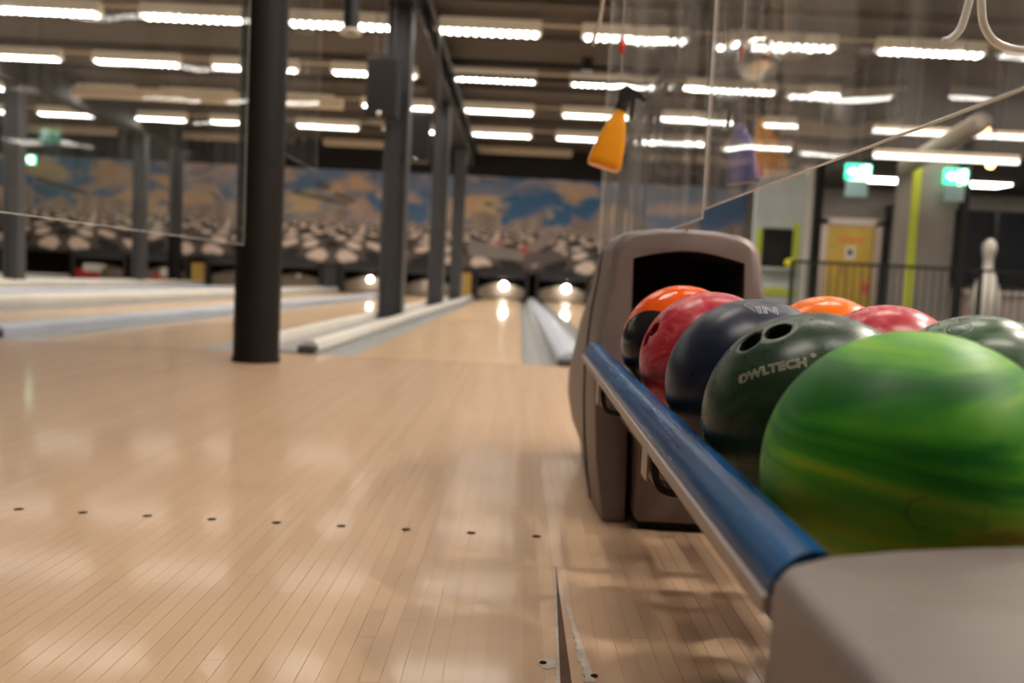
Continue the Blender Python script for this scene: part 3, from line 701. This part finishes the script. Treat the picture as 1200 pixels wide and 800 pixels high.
sphere_text(b, 'OWLTECH', (-.600, -.612, .514), (.516, -.318, .233), (0, 0, 1), .0655, inkg)
sphere_text(b, '®', (-.275, -.705, .655), (.516, -.318, .233), (0, 0, 1), .005, inkg, name='trade_mark')
sphere_line(b, [(-.80+.015*math.cos(t), -.44+.03*math.cos(t)+.0, .40+.035*math.sin(t)) for t in [i*math.pi/5 for i in range(11)]][:8], .0004, inkg, 'ring_emblem')
b = ball((XR1, 1.072, .400), 'navy', 'navy blue bowling ball with pale angular lettering on top', GL)
sphere_text(b, 'IN', (-.02, -.46, .88), (.75, -.1, .1), (-.3, .6, .3), .024, inkp, hollow=True)
sphere_line(b, [(-.16, -.50, .86), (-.24, -.30, .92), (-.17, -.27, .95)], .0006, inkp); sphere_line(b, [(-.09, -.53, .85), (-.17, -.33, .93)], .0006, inkp)
b = ball((XR1, 1.307, .406), 'red', 'marbled red bowling ball with two finger holes in the left row', GL, [((-.869, -.194, .454), .0125), ((-.950, -.072, .288), .0125)])
b = ball((XR1, 1.544, .415), 'orange', 'orange and black bowling ball in front of the hood mouth', GL)
b = ball((XR2, .701, .385), 'violet', 'violet grey bowling ball cut by the right edge', GR)
b = ball((XR2, .962, .395), 'lgreen', 'grey green bowling ball with circle emblem and scratches, right row', GR)
cc = Vector((-.42, -.30, .86)).normalized(); uu = cc.orthogonal().normalized(); vv = cc.cross(uu)
for rr in (.13, .085): sphere_line(b, [cc+(uu*math.cos(t)+vv*math.sin(t))*rr for t in [i*math.pi/8 for i in range(17)]], .0004, inkp, 'ring_emblem')
b = ball((XR2, 1.206, .400), 'red', 'plain rose red bowling ball in the right row', GR)
b = ball((XR2, 1.448, .408), 'orange2', 'plain amber orange bowling ball at the back of the right row', GR)

# ---------------------------------------------------------------- strip in the floor
root = thing('floor_strip', 'dark tapering strip let into the boards with frayed pale glue', 'floor strip', (.085, 1.2, 0))
bm = bmesh.new(); extr(bm, [(.0925, 1.545), (.0775, 1.03), (.0745, .90), (.0975, .90), (.0935, 1.09)], .0003, .0020, 'z'); ob('wedge', bm, M['scar'], root)
def ragged(seed, ax, bx, y0, y1, w0, w1, n=120):
    rg = random.Random(seed); L, Rr = [], []
    for i in range(n+1):
        t = i/n; y = y0+(y1-y0)*t; x = ax+(bx-ax)*t; w = w0+(w1-w0)*t
        L.append((x-w*(.5+rg.random()*.8), y)); Rr.append((x+w*(.3+.3*rg.random()), y))
    bm = bmesh.new(); A = [bm.verts.new((x, y, .0007)) for x, y in L]; D = [bm.verts.new((x, y, .0007)) for x, y in Rr]; A2 = [bm.verts.new((x, y, .0002)) for x, y in L]
    for i in range(n): bm.faces.new((A[i], A[i+1], D[i+1], D[i])); bm.faces.new((A2[i], A2[i+1], A[i+1], A[i]))
    return bm
ob('glue_residue', ragged(1, .0912, .0735, 1.535, .90, .0014, .0085), M['glue'], root)
def patch(seed, cx_, cy_, rx, ry, n=40):
    rg = random.Random(seed); bm = bmesh.new(); vs = []
    for i in range(n):
        a = 2*math.pi*i/n; q = .75+.4*rg.random(); vs.append((cx_+rx*q*math.cos(a), cy_+ry*q*math.sin(a)))
    return extr(bm, vs, .0002, .0006, 'z')
ob('glue_residue', patch(3, .0645, 1.140, .013, .018), M['glue'], root)
ob('glue_residue', ragged(8, .099, .121, 1.42, 1.09, .0020, .0105, 70), M['glue'], root)
for x, y in ((.058, 1.140), (.125, 1.108)):
    bm = bmesh.new(); bmesh.ops.create_cone(bm, cap_ends=True, segments=20, radius1=.0052, radius2=.0048, depth=.001); bmesh.ops.translate(bm, verts=bm.verts, vec=(x, y, .0010)); ob('screw_hole', bm, M['hole'], root)

# ================================================================ HANGING THINGS
def spray_bottle(x, y, ztop, m, lb, tilt=.24, yaw=0., clip=True):
    root = thing('spray_bottle', lb, 'spray bottle', (x, y, ztop-.2))
    Mx = Matrix.Rotation(yaw, 4, 'Z') @ Matrix.Rotation(tilt, 4, 'Y')
    def place(bm): bmesh.ops.transform(bm, matrix=Matrix.Translation((x, y, ztop-.055)) @ Mx, verts=bm.verts); return bm
    # body: flat flask widening to the base
    prof = [(-.001, .012, .012), (-.016, .013, .013), (-.030, .020, .016), (-.055, .028, .019), (-.090, .035, .022), (-.125, .040, .024), (-.138, .0405, .024), (-.144, .037, .021)]
    bm = bmesh.new(); rings = []
    for z, a, d in prof: rings.append([bm.verts.new((a*math.copysign(abs(math.cos(t))**.6, math.cos(t)), d*math.copysign(abs(math.sin(t))**.6, math.sin(t)), z)) for t in [i*2*math.pi/28 for i in range(28)]])
    for A, D in zip(rings, rings[1:]):
        for i in range(28): bm.faces.new((A[i], A[(i+1) % 28], D[(i+1) % 28], D[i]))
    bm.faces.new(rings[0]); bm.faces.new(rings[-1][::-1]); ob('flask', place(bm), m, root, True, 50)
    bm = bmesh.new(); tube(bm, [(0, 0, -.004), (0, 0, .022)], [.0150, .0135], 20); ob('collar', place(bm), M['blackp'], root, True, 40)
    bm = bmesh.new(); extr(bm, [(-.016, .018), (-.018, .042), (-.006, .054), (.034, .050), (.040, .043), (.040, .034), (.014, .030), (.012, .018)], -.0085, .0085); ob('spray_head', place(bm), M['blackp'], root)
    bm = bmesh.new(); extr(bm, [(.016, .032), (.024, .032), (.030, .004), (.034, -.016), (.028, -.018), (.022, .002)], -.005, .005); ob('trigger', place(bm), M['blackp'], root)
    bm = bmesh.new(); tube(bm, [(.040, 0, .0385), (.048, 0, .0385)], .006, 12); ob('nozzle', place(bm), M['blackp'], root)
    return root
spray_bottle(.222, 2.07, .988, M['orangep'], 'orange spray bottle with black head hanging above the lane', .25, .12)
spray_bottle(.505, 2.08, .972, M['bluep'], 'violet blue spray bottle hanging behind the clear sheet', .12, math.pi-.3)
for x, lb in ((.216, 'thin cord with red clip holding the orange spray bottle'), (.498, 'thin cord with red clip holding the blue spray bottle')):
    root = thing('bottle_lanyard', lb, 'cord', (x, 2.07, .975))
    ob('string', T([(x+.006, 2.07, .985), (x, 2.07, 1.06)], .0014, 6), M['cord'], root)
    ob('clip', T([(x, 2.07, 1.058), (x, 2.07, 1.072), (x, 2.07, 1.088)], [.002, .0065, .008], 12), M['redclip'], root, True)
    ob('clip_ring', T([(x, 2.07, 1.088), (x, 2.07, 1.10)], .006, 12), M['cable'], root, True)
    ob('string', T([(x, 2.07, 1.10), (x, 2.07, 4.2)], .0014, 6), M['cord'], root)
o = ob('hanging_strap', T(smoothpts([(.150, 2.10, 1.085), (.156, 2.10, 1.12), (.168, 2.10, 1.20), (.20, 2.10, 1.7), (.21, 2.1, 4.2)], 5), [.0045]*21, 8), M['cord'], None, True); tag(o, 'beige strap hanging left of the orange spray bottle', 'strap')
o = ob('white_reflection_loop', T(smoothpts([(.560, 1.2, .868), (.570, 1.2, .872), (.583, 1.2, .888), (.592, 1.2, .93), (.598, 1.2, .960), (.606, 1.2, .93), (.612, 1.2, .895), (.628, 1.2, .872), (.655, 1.2, .862), (.69, 1.2, .862), (.76, 1.21, .875), (.86, 1.22, .98), (.9, 1.22, 1.5), (.9, 1.22, 4.2)], 6), .0055, 10), M['cable'], None, True)  # white tube modelled in place of a reflected light
tag(o, 'thick glossy white tube standing in for reflected light, looping at the upper right', 'cable')
root = thing('convex_mirror', 'round chrome convex mirror hanging behind the clear sheet', 'mirror', (1.553, 6, 2.1))
bm = bmesh.new(); bmesh.ops.create_uvsphere(bm, u_segments=32, v_segments=20, radius=.15); bmesh.ops.translate(bm, verts=bm.verts, vec=(1.553, 6, 2.1)); ob('globe', bm, M['chrome'], root, True)
ob('stem', T([(1.553, 6, 2.24), (1.553, 6, 4.2)], .012, 8), M['steel'], root)

# ================================================================ CONCOURSE AT THE RIGHT
struct('wall_right_concourse', B(5.55, 12, 17.2, 17.4, -.05, 4.2), M['wallg']).name = 'wall_concourse'
def door():
    root = bpy.data.objects.new('door_1', None); link(root); root.location = (6.4, 17.15, 0); root['kind'] = 'structure'
    x0, x1 = 6.02, 6.96
    bm = bmesh.new(); box(bm, x0-.12, x0, 17.08, 17.2, 0, 2.05); box(bm, x1, x1+.12, 17.08, 17.2, 0, 2.05); box(bm, x0-.12, x1+.12, 17.08, 17.2, 1.93, 2.07); ob('door_frame', bm, M['pframe'], root)
    ob('door_leaf', B(x0+.01, (x0+x1)/2-.008, 17.12, 17.17, .01, 1.92), M['yellow'], root); ob('door_leaf', B((x0+x1)/2+.008, x1-.01, 17.12, 17.17, .01, 1.92), M['yellow'], root)
    ob('notice', B(6.40, 6.58, 17.105, 17.118, 1.28, 1.52), M['white'], root); ob('notice_picture', B(6.44, 6.54, 17.10, 17.106, 1.34, 1.47), M['dgrey'], root)
    ob('sign_strip', B(6.25, 6.75, 17.105, 17.118, 1.62, 1.69), mat('pink_orange_print', (.75, .18, .06), .5), root)
    ob('sticker', B(6.75, 6.93, 17.105, 17.118, .62, .82), mat('pink_sticker', (.7, .12, .12), .5), root)
    ob('door_handle', T([(6.36, 17.09, .95), (6.36, 17.09, 1.15)], .014, 8), M['dgrey'], root)
door()
def exit_sign(x, y, z, wd, lb, hb=True):
    root = thing('exit_sign', lb, 'exit sign', (x, y, z-.11))
    ob('sign_case', B(x-wd/2, x+wd/2, y, y+.06, z-.11, z+.11, bev=.01), M['exit'], root)
    # running figure, arrow and door pictogram
    def tri(P): return E([(x+a*wd, z+b) for a, b in P], y-.006, y-.001)
    ob('arrow', tri([(-.42, -.02), (-.26, -.02), (-.26, -.07), (-.12, .0), (-.26, .07), (-.26, .02), (-.42, .02)]), M['exitw'], root)
    ob('running_figure', tri([(.0, -.08), (.04, -.08), (.08, -.01), (.14, -.06), (.17, -.04), (.10, .03), (.12, .05), (.17, .02), (.17, .04), (.11, .08), (.05, .07), (.0, .03), (.05, .03)]), M['exitw'], root)
    ob('door_mark', tri([(.22, -.09), (.42, -.09), (.42, .09), (.22, .09)]), M['exitw'], root)
    if hb: ob('lower_glow_panel', B(x-wd/2+.02, x+wd/2-.04, y+.005, y+.04, z-.36, z-.12), mat('pale_blue_panel', (.4, .62, .66), .4), root)
    ob('hanger', T([(x, y+.03, z+.11), (x, y+.03, 4.2)], .01, 6), M['steel'], root)
exit_sign(4.90, 12.8, 2.36, .37, 'bright green exit sign above the yellow door')
exit_sign(6.33, 12.8, 2.36, .34, 'green exit sign copy standing in for a reflection right of the yellow striped pillar')  # solid sign added where there is only a reflection
exit_sign(-13.2, 23.0, 3.12, .5, 'green exit sign at the far left above the mural', False)
# pale partition with dark opening and lime edges
root = thing('service_kiosk', 'pale grey kiosk with dark serving hatch and lime yellow edges', 'kiosk', (4.5, 15, 0))
bm = bmesh.new(); box(bm, 4.02, 4.16, 15, 15.12, 0, 2.55); box(bm, 4.80, 4.86, 15, 15.12, 0, 2.6); box(bm, 4.16, 4.80, 15.02, 15.12, 1.66, 2.65); box(bm, 4.16, 4.80, 15.02, 15.12, 0, .98); ob('front_panel', bm, M['pale'], root)
ob('hatch_interior', B(4.16, 4.80, 15.3, 15.34, .98, 1.66), M['black'], root)
ob('lime_edge', B(4.06, 4.16, 14.985, 15.0, .85, 1.62), M['lime'], root); ob('lime_edge', B(4.70, 4.80, 14.985, 15.015, .9, 1.75), M['lime'], root); ob('lime_edge', B(4.14, 4.80, 14.985, 15.015, .50, .62), M['lime'], root)
bm = bmesh.new(); bmesh.ops.create_icosphere(bm, subdivisions=3, radius=.10); bmesh.ops.scale(bm, verts=bm.verts, vec=(1.1, .5, .8)); bmesh.ops.translate(bm, verts=bm.verts, vec=(4.66, 14.92, 1.06)); tag(ob('yellow_bag', bm, mat('neon_yellow', (.75, .75, .01), .5), None, True), 'neon yellow bag on the kiosk hatch ledge', 'bag')
ob('ledge', B(4.2, 4.78, 14.84, 15.02, .93, .965), M['pale'], root)
tag(ob('black_post', B(5.05, 5.17, 15.0, 15.12, 0, 4.2), M['black']), 'slim black post between the kiosk and the yellow door', 'post')
# square concrete pillar with yellow stripe
root = thing('square_pillar', 'wide grey concrete pillar with a lime yellow stripe', 'pillar', (6.1, 13.2, 0))
ob('shaft', B(5.80, 6.45, 13.0, 13.6, 0, 2.655), M['wallg'], root); ob('stripe', B(5.78, 5.90, 12.98, 13.0, 0, 2.64), M['lime'], root)
tag(ob('dark_gap_box', B(7.14, 7.55, 16.7, 17.15, 0, 2.35, bev=.01), M['blackp']), 'tall dark box filling the dark gap left of the striped pillar', 'cabinet')  # black box put in for the dark gap beside the door
tag(ob('black_post', B(6.50, 6.60, 12.9, 13.0, 0, 3.3), M['black']), 'slim black post right of the striped pillar', 'post')
struct('ceiling_concourse', B(5.3, 12, 12.95, 17.19, 2.66, 4.195), M['walld'])
for i, (x, y) in enumerate(((5.9, 15.4), (7.6, 15.4), (9.6, 15.4))):  # light panels added to brighten the door and concourse wall
    root = thing('added_panel_light', ORD[i]+' added white light panel brightening the wall under the low concourse ceiling', 'ceiling light', (x, y, 2.6))
    ob('panel', B(x, x+1.0, y, y+.5, 2.63, 2.645), mat('panel_glow', (.9, .9, .9), .4, emit=(1, .93, .84), es=11), root); ob('frame', B(x-.03, x+1.03, y-.03, y+.53, 2.645, 2.658), M['housing'], root)
ob('right_jamb', B(4.865, 4.985, 14.99, 15.12, 0, 2.75), M['white'], bpy.data.objects['service_kiosk'])
# counter with neon
root = thing('bar_counter', 'pale counter with pink neon strips behind the railing', 'counter', (8.0, 13.6, 0))
ob('counter_front', B(6.75, 9.4, 13.4, 13.9, 0, .68), M['counter'], root); ob('counter_top', B(6.7, 9.45, 13.36, 13.95, .68, .72), M['white'], root)
for x0, x1 in ((6.88, 7.12), (7.18, 7.48)): ob('neon_strip', B(x0, x1, 13.37, 13.395, .19, .27), M['pink'], root)
# dark glazing on the concourse wall
bm = bmesh.new(); box(bm, 8.0, 11.9, 17.12, 17.19, .9, 2.35); o = struct('window_1', bm, M['glassd'])
for x in (8.0, 9.3, 10.6, 11.9): ob('window_frame', B(x-.04, x+.04, 17.07, 17.12, .9, 2.35), M['blackp'], o)
# giant skittle statue
root = thing('giant_pin', 'tall white bowling pin figure standing behind the railing', 'statue', (6.95, 12.9, 0))
prof = [(0, .13), (.1, .16), (.5, .21), (.8, .16), (1.05, .075), (1.2, .07), (1.32, .10), (1.42, .085), (1.47, .04), (1.49, .0)]
sp = smoothpts([(r, 0, z) for z, r in prof], 4); bm = bmesh.new(); rings = [[bm.verts.new((6.95+max(p.x, .001)*math.cos(t), 12.9+max(p.x, .001)*math.sin(t), p.z)) for t in [i*math.pi/12 for i in range(24)]] for p in sp]
for A, D in zip(rings, rings[1:]):
    for i in range(24): bm.faces.new((A[i], A[(i+1) % 24], D[(i+1) % 24], D[i]))
ob('pin_body', bm, M['white'], root, True)
# railing
root = thing('railing', 'dark metal railing with thin upright bars along the concourse', 'railing', (6, 12, 0))
ob('top_rail', B(3.75, 9, 11.97, 12.03, .96, 1.0), M['blackp'], root); ob('bottom_rail', B(3.75, 9, 11.98, 12.02, .10, .13), M['blackp'], root)
for i in range(5): ob('post', B(3.75+i*1.3, 3.80+i*1.3, 11.97, 12.03, 0, .96), M['blackp'], root)
bmx = bmesh.new(); tube(bmx, [(0, 12, .13), (0, 12, .96)], .008, 6); mx = bpy.data.meshes.new('baluster'); bmesh.ops.translate(bmx, verts=bmx.verts, vec=(-6, -12, 0)); bmx.to_mesh(mx); bmx.free(); mx.materials.append(M['blackp'])
for i in range(46):
    if i % 12 == 0: continue
    o = link(bpy.data.objects.new('baluster', mx), root); o.location = (3.75+.11*i, 0, 0)
# slatted bulkhead
root = thing('slatted_bulkhead', 'beige slatted wooden bulkhead hanging at the right', 'bulkhead', (9.1, 13, 2.05))
ob('core', B(9.06, 9.3, 9.5, 12.9, 2.05, 2.85), M['black'], root)
for i in range(4): ob('slat', B(9.0, 9.06, 9.5, 12.9, 2.06+i*.2, 2.22+i*.2), M['slat'], root)
for i in range(2): ob('hanger', T([(9.2, 9.8+i*2.4, 2.85), (9.2, 9.8+i*2.4, 4.2)], .015, 8), M['steel'], root)
# silver duct
root = thing('air_duct', 'crinkled silvery air duct under the ceiling at the right', 'duct', (5.6, 11, 2.4))
pts = [(5.62, 12.93-i*.075, 2.48+.010*i) for i in range(29)]
ob('duct_hose', T(pts, [.115+.012*(i % 2) for i in range(29)], 20), M['duct'], root, True)
for i in range(2): ob('duct_hanger', T([(5.62, 12.6-i*1.2, 2.64), (5.62, 12.6-i*1.2, 4.2)], .008, 6), M['steel'], root)
for x, y, z, lb in ((6.27, 12.0, 2.90, 'small amber bulb beside the silvery duct, the upper one'), (6.70, 12.6, 2.52, 'small amber bulb beside the slatted bulkhead, the lower one')):
    root = thing('amber_bulb', lb, 'bulb', (x, y, z))
    bm = bmesh.new(); bmesh.ops.create_uvsphere(bm, u_segments=12, v_segments=8, radius=.055); bmesh.ops.translate(bm, verts=bm.verts, vec=(x, y, z)); ob('glass', bm, M['bulb'], root, True)
    ob('flex', T([(x, y, z+.05), (x, y, 4.2)], .006, 6), M['blackp'], root)
for y, z, x0, x1, lb in ((12.5, 2.93, 4.95, 7.1, 'long white linear light above the concourse, the nearer one'), (10.4, 2.24, 4.15, 5.85, 'long white linear light above the concourse, the farther one')):
    root = thing('linear_light', lb, 'light', (x0, y, z))
    ob('tube', B(x0, x1, y-.03, y+.03, z-.05, z), mat('soft_white_tube', (.9, .9, .9), .4, emit=(1, .95, .88), es=2.2), root); ob('channel', B(x0, x1, y-.04, y+.04, z, z+.05), M['housing'], root)
    for x in (x0+.3, x1-.3): ob('hanger', T([(x, y, z+.05), (x, y, 4.2)], .008, 6), M['steel'], root)

# track spotlights over the seating side, outside the picture to the right
for i, (x, y) in enumerate(((2.9, .2), (2.6, 2.2), (3.3, 4.2))):
    root = thing('track_spotlight', ORD[i]+' white spotlight over the seating at the right', 'spotlight', (x, y, 3.3))
    ob('can', T([(x, y, 3.32), (x, y, 3.5)], .06, 20), M['white'], root, True, 40); ob('stem', T([(x, y, 3.5), (x, y, 4.2)], .01, 8), M['steel'], root)
    li = bpy.data.lights.new('lamp_light', 'AREA'); li.shape = 'DISK'; li.size = .11; li.energy = 55; li.color = (1, .9, .78); lo = link(bpy.data.objects.new('lamp_light', li), root)
    lo.location = (0, 0, .015); d = Vector((.3, 1.3, .2))-Vector((x, y, 3.3)); lo.rotation_euler = d.to_track_quat('-Z', 'Y').to_euler()
